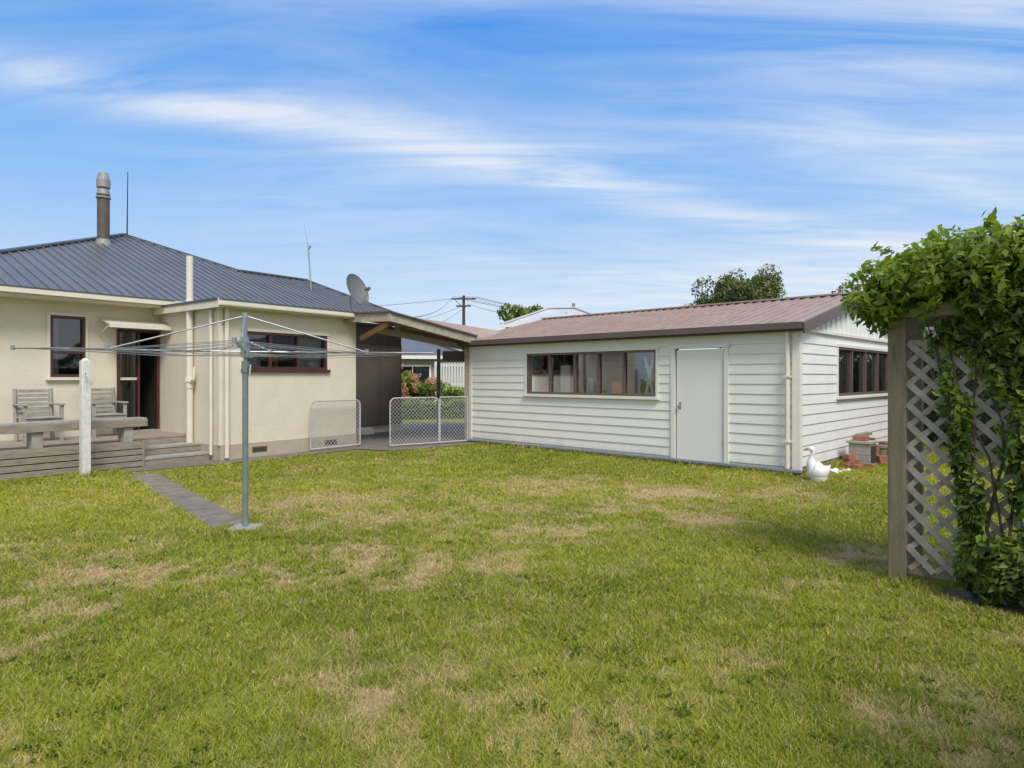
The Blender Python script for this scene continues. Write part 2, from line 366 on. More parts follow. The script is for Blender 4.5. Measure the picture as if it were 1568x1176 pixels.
mb.box(hb,.15,2.9,-2.1,-2.0,.3,2.75,midint); mb.box(hb,.5,.9,-.5,-.3,1.5,2.0,curtain); mb.box(hb,1.2,1.3,-.3,-.2,1.6,1.95,orange)
mb.box(hb,1.66,2.26,-.15,-.13,1.7,2.34,curtain)
mb.box(ha,-1.85,-1.7,-.2,-.17,1.5,2.6,curtain)
mb.build('interior',hou)
mb=MB()
mb.hexa([ha.p(-1.12,0,2.60),ha.p(-.01,0,2.60),ha.p(-.01,.5,2.46),ha.p(-1.12,.5,2.46),ha.p(-1.12,0,2.63),ha.p(-.01,0,2.63),ha.p(-.01,.5,2.49),ha.p(-1.12,.5,2.49)],creamtrim)
mb.box(ha,-1.12,-.01,.5,.52,2.42,2.50,creamtrim)
for s in(-1.1,-.05): mb.beam(ha.p(s,.01,2.3),ha.p(s,.45,2.46),.02,.02,creamtrim)
mb.build('door_awning',hou)
mb=MB(); tp=.4
def hp(t,k,z=None,dz=0): 
    return ha.p(t,.45-k,(3.0+tp*k if z is None else z)+dz)
P=(1.5,5.83)
poly=[(-4.33,0),(1.5,5.83),(3.4,3.4),(5.53,3.4),(7.01,0)]
mb.face([hp(*q) for q in poly][::-1],hroof)
BL=hp(-4.33,11.66,3.0);BR=hp(7.01,11.66,3.0);CL=hp(-4.33,0);E=hp(7.01,0);PP=hp(*P);R1=hp(3.4,3.4);R2=hp(5.53,3.4)
for tri in((CL,PP,BL),(BL,PP,BR),(BR,PP,R1),(BR,R1,R2),(BR,R2,E)): mb.face(tri,hroof)
ts=[q[0] for q in poly];ks=[q[1] for q in poly]
for t in np.arange(-4.2,7,.2):
    k=np.interp(t,ts,ks)
    if k<.15: continue
    mb.beam(hp(t,0,None,.012),hp(t,k,None,.012),.035,.03,hroof)
for t in np.arange(.25,11.4,.2):
    k=min(t,11.66-t); A=hp(-4.33,t,3.0,.012); B=hp(-4.33+k,t,3.0+tp*k,.012); mb.beam(A,B,.035,.03,hroof)
capm=simple('roof_ridge_cap',(.075,.08,.09),(.1,.105,.115),.4)
for A,B in((CL,PP),(PP,R1),(R1,R2),(R2,E)):
    mb.beam(np.array(A)+[0,0,.03],np.array(B)+[0,0,.03],.16,.04,capm)
mb.build('main_roof',hou)
mb=MB()
mb.box(ha,-4.5,.02,.0,.45,2.86,2.885,creamtrim); mb.box(ha,-4.5,.02,.45,.465,2.86,2.985,creamtrim)
mb.box(ha,-4.5,.02,.465,.57,2.90,2.915,creamtrim); mb.box(ha,-4.5,.02,.555,.57,2.915,3.005,creamtrim)
mb.box(ha,-4.5,.02,.57,.577,2.985,3.01,capm)
mb.box(ha,.02,7.0,.42,.54,2.90,3.0,creamtrim)
mb.build('gutter',hou)
mb=MB()
mb.box(hb,-.14,3.18,-2.2,.22,2.80,2.825,creamtrim); mb.box(hb,-.14,3.18,-1.8,.20,2.825,2.90,hroof)
mb.box(hb,-.16,3.2,.22,.24,2.74,2.86,creamtrim); mb.box(hb,-.16,3.2,.24,.34,2.77,2.785,creamtrim); mb.box(hb,-.16,3.2,.33,.345,2.785,2.87,creamtrim)
mb.box(hb,-.16,3.2,.345,.352,2.855,2.882,capm)
mb.box(hb,-.16,-.14,-2.2,.22,2.74,2.90,creamtrim); mb.box(hb,-.175,-.16,-2.2,.22,2.86,2.905,capm)
mb.box(hb,3.18,3.2,-2.2,.22,2.74,2.9,creamtrim)
mb.cyl(hb.p(.1,.06,.05),hb.p(.1,.06,2.8),.04,creamtrim,n=14); mb.cyl(hc.p(.22,.05,.1),hc.p(.22,.05,2.8),.03,creamtrim,n=12)
mb.box(hb,-.03,.04,-.02,.02,.28,2.78,creamtrim)
mb.build('wing_flat_roof',hou)
mb=MB(); c=hc.p(.93,.08,0); q=lambda z:(c[0],c[1],z)
mb.cyl(q(.15),q(3.77),.06,creamtrim,n=16); mb.cyl(q(1.42),q(1.5),.088,creamtrim,n=16); mb.cyl(q(1.3),q(1.42),.072,creamtrim,n=16); mb.cyl(q(2.85),q(2.95),.072,creamtrim,n=16)
mb.path([hc.p(.75,.08,1.7),hc.p(.75,.1,1.46),hc.p(.9,.1,1.4)],.025,creamtrim)
mb.build('vent_stack',hou)
mb=MB(); fx,fy=-9.96,15.76
q=lambda z:(fx,fy,z)
mb.cyl(q(4.6),q(5.86),.135,simple('flue_brown',(.14,.105,.085),(.09,.07,.06),.6,4),n=20)
mb.cyl(q(4.6),q(4.86),.22,galvd,.15,n=20); mb.cyl(q(5.86),q(5.90),.16,galvd,n=20); mb.cyl(q(5.9),q(6.12),.10,galvd,n=20)
mb.cyl(q(5.95),q(6.08),.15,galvd,.12,n=20); mb.cyl(q(6.12),q(6.3),.15,galvd,n=20); mb.cyl(q(6.3),q(6.48),.15,galvd,.10,n=20)
mb.build('chimney_flue',hou)
mb=MB(); mb.cyl((-10.3,17.3,5.3),(-10.28,17.3,7.0),.018,cable,.01)
A=hp(4.9,2.3)
mb.cyl(A,A+[-.08,0,1.15],.02,galv); mb.cyl(A+[-.08,0,1.15],A+[-.2,0,1.9],.01,wirem,.005)
mb.cyl(A+[-.08,0,1.15],A+[-.02,0,1.25],.03,galv)
mb.build('roof_antennas',hou)
mb=MB(); c=np.array([-3.42,14.0,3.36]); ax=np.array([.80,-.42,.36]);ax/=np.linalg.norm(ax)
xx=np.cross(ax,[0,0,1]);xx/=np.linalg.norm(xx);yy=np.cross(xx,ax)
dm=simple('dish_grey',(.16,.17,.17),(.13,.14,.14),.6)
rings=6;nn=28;prev=None
for i in range(rings+1):
    r=.35*i/rings; ring=[c+ax*(r*r*.9)+xx*r*.9*math.cos(2*math.pi*j/nn)+yy*r*1.05*math.sin(2*math.pi*j/nn) for j in range(nn)]
    if prev is not None:
        for j in range(nn):
            mb.face([prev[j],prev[(j+1)%nn],ring[(j+1)%nn],ring[j]] if i>1 else [c,ring[(j+1)%nn],ring[j]],dm)
    prev=ring
for j in range(nn): mb.cyl(prev[j],prev[(j+1)%nn],.008,dm,n=5,caps=False)
tip=c+ax*.42-yy*.12
mb.path([c-yy*.33+ax*.1,tip],.012,galv); mb.cyl(tip,tip-ax*.12+yy*.03,.035,dm)
mb.path([c-ax*.02,c-ax*.12+[0,0,-.1],(-3.5,14.12,2.95),(-3.5,14.12,2.75)],.02,galv)
mb.build('satellite_dish',hou)
mb=MB()
for i in range(4): mb.box(ha,3.4+i*.78,4.15+i*.78,-0.0,.03,.25,2.4,brownpanel); mb.box(ha,4.15+i*.78,4.18+i*.78,0,.045,.2,2.4,brownf)
mb.box(ha,3.4,6.5,0,.05,.2,.25,brownf); mb.box(ha,3.4,6.5,0,.05,2.4,2.9,brownpanel)
mb.box(ha,4.0,4.15,.15,.45,0,.22,whitetrim); mb.cyl(ha.p(4.6,.3,0),ha.p(4.6,.3,.3),.12,concl,.1); mb.box(ha,4.9,5.3,.1,.3,0,.18,whitetrim)
mb.build('carport_store_panels',hou)
# ============================================================ CARPORT
car=empty('timber_carport',(-2,15.5,0)); mb=MB()
f0=np.array([-3.55,13.75,2.78]);f1=np.array([-2.50,13.25,2.76]);f2=np.array([-.82,14.75,2.36]);b2=np.array([2.4,18.6,2.36]);b0=np.array([-2.3,19.5,2.80])
up=np.array([0,0,.05])
for A,B,C_ in((f0,f1,b0),(f1,f2,b2),(f1,b2,b0)):
    mb.face([A,C_,B],ply); mb.face([A+up,B+up,C_+up],groof)
for A,B in((f0,f1),(f1,f2)): mb.beam(A+[0,0,-.02],B+[0,0,-.02],.04,.17,beamwood)
mb.beam(f1+[.0,0,.085],f2+[0,0,.085],.14,.03,brownf); mb.beam(f0+[0,0,.085],f1+[0,0,.085],.14,.03,brownf)
mb.beam(f2+[0,0,-.02],b2+[0,0,-.02],.04,.17,timber2); mb.beam(b0+[0,0,-.1],b2+[0,0,-.1],.06,.3,timber2)
for t in np.linspace(.06,.94,9):
    A=f1*(1-t)+b0*t; B=f2*(1-t)+b2*t; mb.beam(A-[0,0,.08],B-[0,0,.08],.05,.12,ply)
mb.beam(f1*.9+b0*.1-[0,0,.2],f1*.1+b0*.9-[0,0,.2],.08,.16,timber)
mb.beam((-3.3,14.1,2.35),(-2.6,13.5,2.62),.05,.10,ply); mb.beam((-2.9,13.75,2.52),(-1.1,15.05,2.2),.06,.13,timber)
mb.beam((-2.1,19.6,2.15),(2.3,18.7,2.1),.05,.3,timber)
for p in((-1.05,15.0),(-2.2,19.4)): mb.beam((p[0],p[1],0),(p[0],p[1],2.35),.1,.1,timber,(1,0,0))
mb.build('frame_and_roof',car)
# ============================================================ DECK
deck=empty('timber_deck',ha.p(-2,1,0)); mb=MB()
DZ=.43
for i in range(14):
    d0=i*.1425; mb.box(ha,-5,-1.17 if d0>1.28 else -.0,d0+.005,min(d0+.136,1.985),DZ-.035,DZ,timber)
for i in range(4): mb.box(ha,-5,-1.17,1.985,2.01,.02+i*.1,.105+i*.1,timber)
mb.box(ha,-5,-1.17,1.94,1.98,0,DZ-.04,dark)
for (d0,d1,z) in((1.28,1.64,.29),(1.64,2.0,.145)):
    for j in range(2): mb.box(ha,-1.16,-.01,d0+.005+j*.18,d0+.172+j*.18,z-.04,z,timber2)
    mb.box(ha,-1.16,-.01,d1-.06,d1-.02,z-.145,z-.04,timber)
mb.box(ha,-1.16,-.01,1.25,1.29,.29,DZ-.04,timber); mb.box(ha,-1.2,-1.165,1.28,2.02,0,DZ,timber)
mb.build('deck_boards_and_steps',deck,.004)
mb=MB()
for j in range(2): mb.box(ha,-5,-1.1,1.66+j*.155,1.80+j*.155,.78,.825,timber2)
mb.box(ha,-5,-1.1,1.955,1.985,.68,.80,timber)
for s in(-1.45,-2.72,-4.0): mb.box(ha,s,s+.14,1.70,1.94,DZ,.78,timber2)
mb.build('edge_bench',deck,.005)
def chair(s,d):
    c=empty('slatted_garden_chair',ha.p(s,d,DZ)); mb=MB(); w=.56;z=DZ
    for x in(0,w-.05):
        mb.box(ha,s+x,s+x+.05,d+.42,d+.47,z,z+.60,timber2); mb.beam(ha.p(s+x+.025,d+.03,z),ha.p(s+x+.025,d-.06,z+.88),.05,.05,timber2,(1,0,0))
        mb.box(ha,s+x-.015,s+x+.065,d-.05,d+.5,z+.60,z+.63,timber2)
    for i in range(6): mb.box(ha,s+.02,s+w-.02,d+.02+i*.08,d+.085+i*.08,z+.39,z+.41,timber2)
    for i in range(6): 
        zz=z+.44+i*.075; dd=d-.02-.04*i/5; mb.box(ha,s+.05,s+w-.05,dd,dd+.018,zz,zz+.055,timber2)
    mb.box(ha,s+.05,s+w-.05,d+.43,d+.46,z+.33,z+.39,timber2)
    mb.build('chair_frame',c,.004)
chair(-1.45,.2); chair(-2.5,.35)
mb=MB(); mb.beam((-6.45,9.77,0),(-6.45,9.77,1.75),.12,.12,postwhite,(.602,.799,0)); 
mb.cyl((-6.45,9.77,1.75),(-6.45,9.77,1.79),.085,postwhite,.03,4); mb.cyl((-6.40,9.70,1.55),(-6.33,9.6,1.56),.01,galv)
mb.cyl((-6.45,9.77,1.6),(-6.55,9.9,1.6),.01,galv)
mb.build('white_timber_post',None,.008)
# ============================================================ CLOTHESLINE
cl=empty('rotary_clothesline',(-2.64,6.4,0)); mb=MB(); hx,hy=-2.64,6.4; HZ=1.755
q=lambda z:(hx,hy,z)
mb.cyl(q(0),q(1.62),.028,polem,n=16); mb.cyl(q(1.6),q(2.13),.018,galv,n=12); mb.cyl(q(1.55),q(1.66),.036,polem,n=16)
mb.cyl(q(1.70),q(1.81),.045,galv,n=14); mb.cyl(q(2.08),q(2.14),.028,galv,n=12); mb.cyl(q(1.84),q(1.9),.034,galv)
mb.path([(hx+.04,hy-.03,1.6),(hx+.10,hy-.12,1.62),(hx+.1,hy-.14,1.52)],.008,galv)
dirs=[(-.938,-.346),(.938,.346),(.346,-.938),(-.346,.938)]; RR=1.91
tip=[np.array([hx+dx*RR,hy+dy*RR,HZ+.01]) for dx,dy in dirs]
for (dx,dy),T in zip(dirs,tip):
    mb.cyl((hx+dx*.04,hy+dy*.04,HZ),T,.010,galv); br=np.array([hx+dx*RR*.62,hy+dy*RR*.62,HZ+.01])
    mb.cyl(q(2.11),br,.008,galv); mb.cyl(br+[0,0,-.02],br+[0,0,.03],.022,galv); mb.cyl(T+[0,0,-.02],T+[0,0,.02],.018,galv)
    mb.cyl(q(1.87),(hx+dx*.25,hy+dy*.25,HZ),.008,galv)
mb.build('pole_and_arms',cl)
mb=MB(); order=[0,2,1,3]
for f in(1,.89,.78,.67,.56,.45,.34):
    for i in range(4):
        A=tip[order[i]];B=tip[order[(i+1)%4]]; o=np.array(q(HZ+.012)); A=o+(A-o)*f;B=o+(B-o)*f; M=(A+B)/2-[0,0,.02+.02*R.random()]
        mb.path([A,M,B],.0026,wirem,4)
mb.build('line_wires',cl)
mb=MB(); mb.box(W,hx-.14,hx+.14,hy-.13,hy+.13,-.02,.03,concl); mb.build('concrete_footing',cl,.01)
# ============================================================ GATES
def chain_gate(name,A,B,h,arch=.12):
    e=empty(name,(A[0],A[1],0)); A=np.array([*A,0.]);B=np.array([*B,0.]);d=B-A;Ln=np.linalg.norm(d);d/=Ln; mb=MB()
    P_=lambda s,z: A+d*s+np.array([0,0,z])
    pts=[P_(0,.06),P_(0,h-arch)]+[P_(arch*(1-math.cos(t)),h-arch+arch*math.sin(t)) for t in np.linspace(.3,math.pi/2,5)]
    pts+=[P_(Ln-arch*(1-math.cos(t)),h-arch+arch*math.sin(t)) for t in np.linspace(math.pi/2,.3,5)]+[P_(Ln,h-arch),P_(Ln,.06),P_(0,.06)]
    mb.path(pts,.015,galvw,8)
    mb.build('tube_frame',e)
    mb=MB(); st=.085; z0,z1=.07,h-.02
    for c in np.arange(-h,Ln,st):
        for sg in(1,-1):
            lo=max(0,-c);hi=min(z1-z0,Ln-c)
            if hi-lo<.03: continue
            s0,s1=c+lo,c+hi
            if sg<0:s0,s1=Ln-s0,Ln-s1
            mb.beam(P_(s0,z0+lo),P_(s1,z0+hi),.0055,.0055,galvw,(.3,.2,.9))
    mb.build('chain_link_mesh',e)
chain_gate('chain_link_gate',(-2.58,13.68),(-1.62,14.33),1.06)
chain_gate('chain_link_gate',(-1.60,14.35),(-1.02,14.82),1.06,.03)
pA=hb.p(1.8,.16,0);pB=hb.p(3.05,.16,0); chain_gate('chain_link_gate',pA[:2],pB[:2],1.02)
# ============================================================ PAVING
mb=MB()
def sheet(F,pts,z,mat,mb): mb.face([F.p(x,y,z) for x,y in pts],mat)
sheet(hb,[(-.4,0),(3.6,0),(3.6,.5),(-.4,.5)],.012,conc,mb)
mb.build('house_path')
mb=MB(); sheet(ha,[(-1.6,1.99),(-.0,1.99),(-.0,2.28),(0,2.3),(0,2.7),(-1.6,2.45)],.008,conc,mb); mb.build('step_landing')
mb=MB()
PA=np.array([-5.72,10.0]);PB=np.array([-2.80,6.5]);pd=PB-PA;PL=np.linalg.norm(pd);pd=pd/PL;pf=Fr((PA[0],PA[1]),pd,(-pd[1],pd[0]))
s=0;i=0
while s<PL-.1:
    ln=[.62,.5,.7,.55,.45][i%5]; ln=min(ln,PL-s)
    o=R.uniform(-.02,.02); t1,t2=R.uniform(-.015,.015,2); zt=.006+R.uniform(0,.008)
    mb.hexa([pf.p(s+.02,-.2+o,-.03),pf.p(s+ln-.02,-.2+o+t1,-.03),pf.p(s+ln-.02,.2+o+t2,-.03),pf.p(s+.02,.2+o,-.03),pf.p(s+.02,-.2+o,zt),pf.p(s+ln-.02,-.2+o+t1,zt+.004),pf.p(s+ln-.02,.2+o+t2,zt),pf.p(s+.02,.2+o,zt+.004)],paver); s+=ln;i+=1
mb.build('concrete_garden_path',None,.006)
mb=MB(); mb.face([(-3.6,13.6,.016),(-2.4,13.1,.016),(-.75,14.6,.016),(2.5,18.6,.016),(.5,21.5,.016),(-4.5,20.2,.016)],asph); mb.build('driveway')
# ============================================================ TRELLIS
tf=Fr((2.83,4.73),(.724,-.69),(-.69,-.724)); tr=empty('garden_trellis',(2.83,4.73,0)); mb=MB()
mb.box(tf,-.06,.055,-.055,.055,0,1.93,mosswood); mb.box(tf,2.6,2.71,-.055,.055,0,1.93,mosswood)
mb.box(tf,-.12,2.85,-.05,.055,1.932,2.03,beamwood); mb.box(tf,-.10,2.83,-.60,-.51,1.90,2.0,mosswood)
mb.box(tf,-.06,.04,-.6,-.51,0,1.9,mosswood)
for s in(.02,.9,1.8,2.6): mb.box(tf,s-.03,s+.03,-.7,.09,2.032,2.08,mosswood)
mb.box(tf,.055,2.6,-.02,.02,.08,.14,mosswood); mb.box(tf,.055,2.6,-.02,.02,1.72,1.77,lattm)
mb.build('posts_and_rails',tr,.006)
mb=MB(); w0,w1,z0,z1=.057,2.598,.12,1.75
for sg in(1,-1):
    for c in np.arange(-2,3,.148):
        c=c+R.normal(0,.005)
        lo=max(0,w0-c);hi=min(z1-z0,w1-c)
        if hi-lo<.04: continue
        s0,s1=c+lo,c+hi; za,zb=z0+lo,z0+hi
        if sg<0: s0,s1=w0+w1-s0,w0+w1-s1
        dd=.006*(-sg)+.026
        mb.beam(tf.p(s0,dd,za),tf.p(s1,dd,zb),.008,.042 if sg<0 else .036,lattm)
mb.build('lattice',tr)
vine=empty('climbing_vine',tf.p(.6,.1,0))
vm=leafmat('vine_leaf',(.04,.085,.02),(.27,.37,.05),(.62,.52,.07),.4)
cs=[(-.10,.05,2.05,.22,.25,.2,1100),(.15,0,2.2,.33,.4,.24,2600),(.5,-.1,2.27,.38,.5,.27,3600),(.9,-.1,2.28,.45,.5,.3,3600),(1.5,0,2.35,.6,.5,.3,2600),(2.2,0,2.3,.6,.5,.3,1800),
(.62,.12,2.0,.28,.12,.16,1400),(1.05,.12,1.95,.35,.12,.22,1500),
(.66,.08,1.66,.22,.12,.30,1500),(.40,.05,1.80,.22,.1,.14,600),(.30,.06,1.45,.05,.06,.3,130),(.38,.07,1.1,.07,.06,.35,260),(.45,.08,.62,.09,.08,.3,330),(.58,.12,.24,.22,.16,.22,1300),(.74,.1,1.0,.13,.1,.6,650),(1.1,.1,.9,.25,.12,.8,900),(1.8,.1,.9,.5,.12,.8,900),(1.0,.15,.25,.4,.2,.25,900)]
Cs=[];Os=[];Ts=[]
for s,d,z,rs,rd,rzz,N in cs:
    qd=R.normal(size=(N,3));qd/=np.linalg.norm(qd,axis=1)[:,None]; rr=(R.uniform(0.05,1.0,N)**.45)
    lump=1+.28*np.sin(qd[:,0]*5+s*9)*np.cos(qd[:,1]*4+z*5)
    v=qd*(rr*lump)[:,None]
    Cc=tf.o+np.outer(s+v[:,0]*rs,tf.a)+np.outer(d+v[:,1]*rd,tf.n); Cc[:,2]=z+v[:,2]*rzz
    Cs.append(Cc);Os.append(qd[:,[0]]*tf.a+qd[:,[1]]*tf.n+qd[:,[2]]*np.array([0,0,1]))
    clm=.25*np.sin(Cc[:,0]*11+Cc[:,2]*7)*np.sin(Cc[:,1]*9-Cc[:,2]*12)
    Ts.append(np.clip((.08 if z<1.9 else .25)+clm+.5*rr*(.5+.5*qd[:,2])+R.uniform(-.2,.35,N)+(.2 if s<.3 and z>1.9 else 0),0,1)*np.where(R.random(N)>.04,.9,1.12).clip(0,1))  # shading put into leaf tint: inner and low dark, top and left bright
sh=MB()
for i in range(80):
    s0=R.uniform(-.2,2.4); st=tf.p(s0,R.uniform(-.4,.3),R.uniform(2.1,2.42)); dr=np.array([*(R.normal(0,.6,2)),R.uniform(-.3,.8)]); 
    if s0<.2: dr=dr-tf.a*.9
    dr/=np.linalg.norm(dr); ln=R.uniform(.14,.30); pts=[st+dr*ln*t+np.array([0,0,-.25*ln*t*t]) for t in np.linspace(0,1,6)]
    sh.path(pts,.004,bark,4,.0015)
    k=18; t=R.uniform(.1,1.02,k); Cc=st+dr*ln*t[:,None]+np.stack([0*t,0*t,-.25*ln*t*t],1)+R.normal(0,.022,(k,3)); Cs.append(Cc);Os.append(R.normal(0,.4,(k,3)));Ts.append(R.uniform(.5,.95,k))
Cs=np.concatenate(Cs);Os=np.concatenate(Os);Ts=np.concatenate(Ts)
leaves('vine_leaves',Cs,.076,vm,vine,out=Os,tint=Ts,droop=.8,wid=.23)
for i in range(16):
    s=.5+R.uniform(-.1,.25)+(i%3)*.3; p=[tf.p(s,.07,.0)]
    for j in range(8): s+=R.normal(-.01,.05); p.append(tf.p(s,.05+R.uniform(-.02,.03),(j+1)*.24))
    sh.path(p,R.uniform(.006,.014),bark,6,.004)
sh.build('vine_stems',vine)
mb=MB(); pts=[]
for i in range(26):
    t=2*math.pi*i/26; r=1+R.uniform(-.12,.12); pts.append(tf.p(1.35+1.15*r*math.cos(t),.05+.36*r*math.sin(t),.006))
mb.face(pts,soil); mb.build('soil_bed')
# ============================================================ ORNAMENTS
e=empty('goose_statue',(4.40,9.36,0)); mb=MB(); g=lambda u,z,v=0:(4.42+u*.7+v*.5,9.36-u*.62+v*.7,z)
mb.sweep([g(.19,.25),g(.14,.19),g(.07,.155),g(-.02,.15),g(-.07,.19)],[.008,.06,.125,.14,.10],statue)
mb.sweep([g(-.03,.14),g(-.08,.24),g(-.085,.33),g(-.065,.405),g(-.08,.455),g(-.125,.46),g(-.155,.45)],[.10,.074,.038,.03,.042,.03,.012],statue)
mb.sweep([g(-.145,.452),g(-.185,.442),g(-.21,.435)],[.018,.013,.004],orange)
mb.cyl(g(.02,0),g(.02,.06),.10,statue,.12,n=20)
for v in(-.036,.036): mb.cyl(g(-.095,.47,v*.8),g(-.095,.47,v*1.15),.006,cable)
mb.build('goose_body_neck_head',e)
pot=empty('brick_and_pot_pile',gs.p(2.2,.35,0)); mb=MB()
def bb(s,d,z,rot=0,l=.22,w=.11,h=.075,mat=brick):
    c=gs.p(s,d,z+h/2); ca,sa=math.cos(rot),math.sin(rot); v=np.array([gs.a[0]*ca+gs.n[0]*sa,gs.a[1]*ca+gs.n[1]*sa,0])*l/2; mb.beam(c-v,c+v,w,h,mat)
for s,d,z,r in((1.42,.3,0,.2),(1.42,.44,0,.1),(1.45,.35,.076,1.2),(1.45,.3,.152,.2),(1.65,.5,0,1.4),(2.5,.35,0,.1),(2.5,.35,.076,.3),(2.5,.34,.152,0),(2.5,.36,.23,.15),(2.75,.3,0,1.0),(2.75,.3,.076,.8),(2.8,.32,.152,.2),(2.75,.5,0,.3),(2.3,.6,0,.5),(2.3,.6,.076,.7)): bb(s,d,z,r)
for z in(0,.19):
    mb.box(gs,1.78,2.13,.2,.235,z,z+.185,concl);mb.box(gs,1.78,2.13,.5,.535,z,z+.185,concl);mb.box(gs,1.78,1.815,.236,.499,z,z+.185,concl);mb.box(gs,2.095,2.13,.236,.499,z,z+.185,concl)
mb.box(gs,1.75,2.16,.17,.56,.38,.42,concl); mb.box(gs,1.80,2.10,.537,.545,.05,.34,dark)
tc=simple('terracotta',(.38,.14,.07),(.25,.1,.06),.8,8)
def potf(s,d,z,k=1,mat=tc):
    p=gs.p(s,d,z); mb.cyl(p,p+[0,0,.13*k],.06*k,mat,.085*k,n=18); mb.cyl(p+[0,0,.13*k],p+[0,0,.16*k],.095*k,mat,n=18,caps=True)
potf(2.5,.35,.306,.8);potf(3.1,.35,0,1.6,paver);potf(3.1,.7,0,1.3);potf(3.5,.4,0,1.8,tc);potf(2.78,.3,.228,.8,dark)
mb.box(gs,1.84,2.06,.25,.45,.42,.50,brick)
mb.beam(gs.p(2.6,.12,.45),gs.p(3.3,.12,.45),.1,.06,timber)
mb.build('bricks_and_pots',pot,.004)
mb=MB()
for i in range(16):
    p=gs.p(R.uniform(.55,1.1),R.uniform(.12,.5),.0); r=R.uniform(.03,.055); mb.sweep([p,p+[0,0,r*.5],p+[0.01,0,r*1.0]],[r*.8,r,r*.35],statue,8,3)
mb.build('white_stones',None)
# ============================================================ BACKGROUND
lm1=leafmat('olive_foliage',(.045,.065,.02),(.17,.20,.065),(.15,.15,.04),.2)
lm2=leafmat('green_foliage',(.035,.065,.012),(.18,.22,.035),(.3,.28,.04),.2)
lm3=leafmat('shrub_foliage',(.04,.09,.012),(.24,.36,.04),(.5,.45,.05),.25)
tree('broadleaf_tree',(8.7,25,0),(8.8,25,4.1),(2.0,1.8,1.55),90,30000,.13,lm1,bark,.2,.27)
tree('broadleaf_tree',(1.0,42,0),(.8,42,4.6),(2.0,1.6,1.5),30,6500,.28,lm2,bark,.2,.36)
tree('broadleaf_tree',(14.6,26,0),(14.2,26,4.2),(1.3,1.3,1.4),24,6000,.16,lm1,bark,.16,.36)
tree('broadleaf_tree',(8,50,0),(8.2,50,5.0),(1.6,1.5,1.4),16,2500,.35,lm2,bark,.2,.4)
for x,y,h in((-14,-16,4.2),(-7,-18,5.0),(0,-17,4.0),(7,-15,5),(14,-12,4.5),(-20,-4,4.5)):
    tree('broadleaf_tree',(x,y,0),(x,y,h*.6),(2.6,2,h*.42),24,2600,.4,lm2,bark,.2,.42)
tree('offscreen_shadow_shrub',(2.6,1.05,0),(2.6,1.05,1.25),(.75,.55,.8),30,6000,.09,lm3,bark,.05,.4)  # shrub outside the view, added only to shade the near lawn corner
def hedge(name,A,B,h,w,N,size,mat,z0=0.):
    A=np.array(A,float);B=np.array(B,float);e=empty(name,(*A,0)); t=R.uniform(0,1,N); Cc=np.zeros((N,3)); d=B-A; pn=np.array([-d[1],d[0]])/np.linalg.norm(d)
    u=R.uniform(-1,1,N); z=R.uniform(0,1,N); side=R.random(N)<.5
    hh=h*(1+.12*np.sin(t*23)+.08*np.sin(t*57+1)); 
    u=np.where(side,np.sign(u)*R.uniform(.8,1.1,N),u); z=np.where(side,z,R.uniform(.9,1.04,N))
    Cc[:,:2]=A+np.outer(t,d)+np.outer(u*w/2,pn); Cc[:,2]=z0+z*hh
    o=np.zeros((N,3)); o[:,:2]=np.outer(u,pn); o[:,2]=np.where(side,.2,1)
    leaves('hedge_leaves',Cc,size,mat,e,out=o,tint=np.clip(R.uniform(0,.5,N)+.4*z,0,.95))
    mb=MB(); L_=np.linalg.norm(d)
    F=Fr((A[0],A[1]),d/L_,pn); mb.box(F,0,L_,-w*.33,w*.33,0,h*.8,dark); 
    for s in np.arange(.2,L_,.6): mb.cyl(F.p(s,0,0),F.p(s+.1,0,h*.85),.03,bark)
    mb.build('hedge_core',e)
hedge('low_hedge',(-5.8,22.6),(.8,24.6),.62,.8,9000,.08,lm3)
hedge('boundary_hedge',(9.9,17.5),(9.6,5),2.35,.9,26000,.11,lm2)
hedge('boundary_hedge',(-12,-9),(14,-9),2.4,1.2,6000,.25,lm2)
fl=leafmat('hydrangea_flower',(.60,.16,.14),(.8,.45,.36),(.85,.6,.3),.2)
def shrub(name,c,r,N,size,mat,flowers=0):
    e=tree(name,(c[0],c[1],0),c,r,18,N,size,mat,bark,.04,.45)
    if flowers:
        q=R.normal(size=(flowers,3));q/=np.linalg.norm(q,axis=1)[:,None]; q[:,1]=-abs(q[:,1])-.4; Cc=np.array(c)+q*np.array(r)*1.05
        Cc=np.repeat(Cc,30,0)+R.normal(0,.06,(flowers*30,3)); leaves('flower_heads',Cc,.07,fl,e)
shrub('hydrangea_bush',(-3.3,24.3,.95),(.7,.5,.6),4500,.1,lm3,28)
shrub('hydrangea_bush',(-4.2,24.6,1.15),(.65,.5,.8),4500,.1,lm3,14)
shrub('offscreen_shadow_shrub',(-2.2,24.6,.75),(.6,.4,.45),3000,.09,lm3,0)
fe=empty('white_slat_fence',(-3.0,26.2,0)); mb=MB(); ff=Fr((-3.15,26.3),(.97,-.24),(-.24,-.97))
for i in range(34): mb.box(ff,i*.12,i*.12+.075,0,.02,.25,2.1,whitetrim)
for z in(.5,1.2,1.95): mb.box(ff,0,4.1,-.04,-.002,z,z+.08,whitetrim)
for s in(0,2,4): mb.box(ff,s,s+.1,-.14,-.042,0,2.15,whitetrim)
mb.build('slats_and_rails',fe)
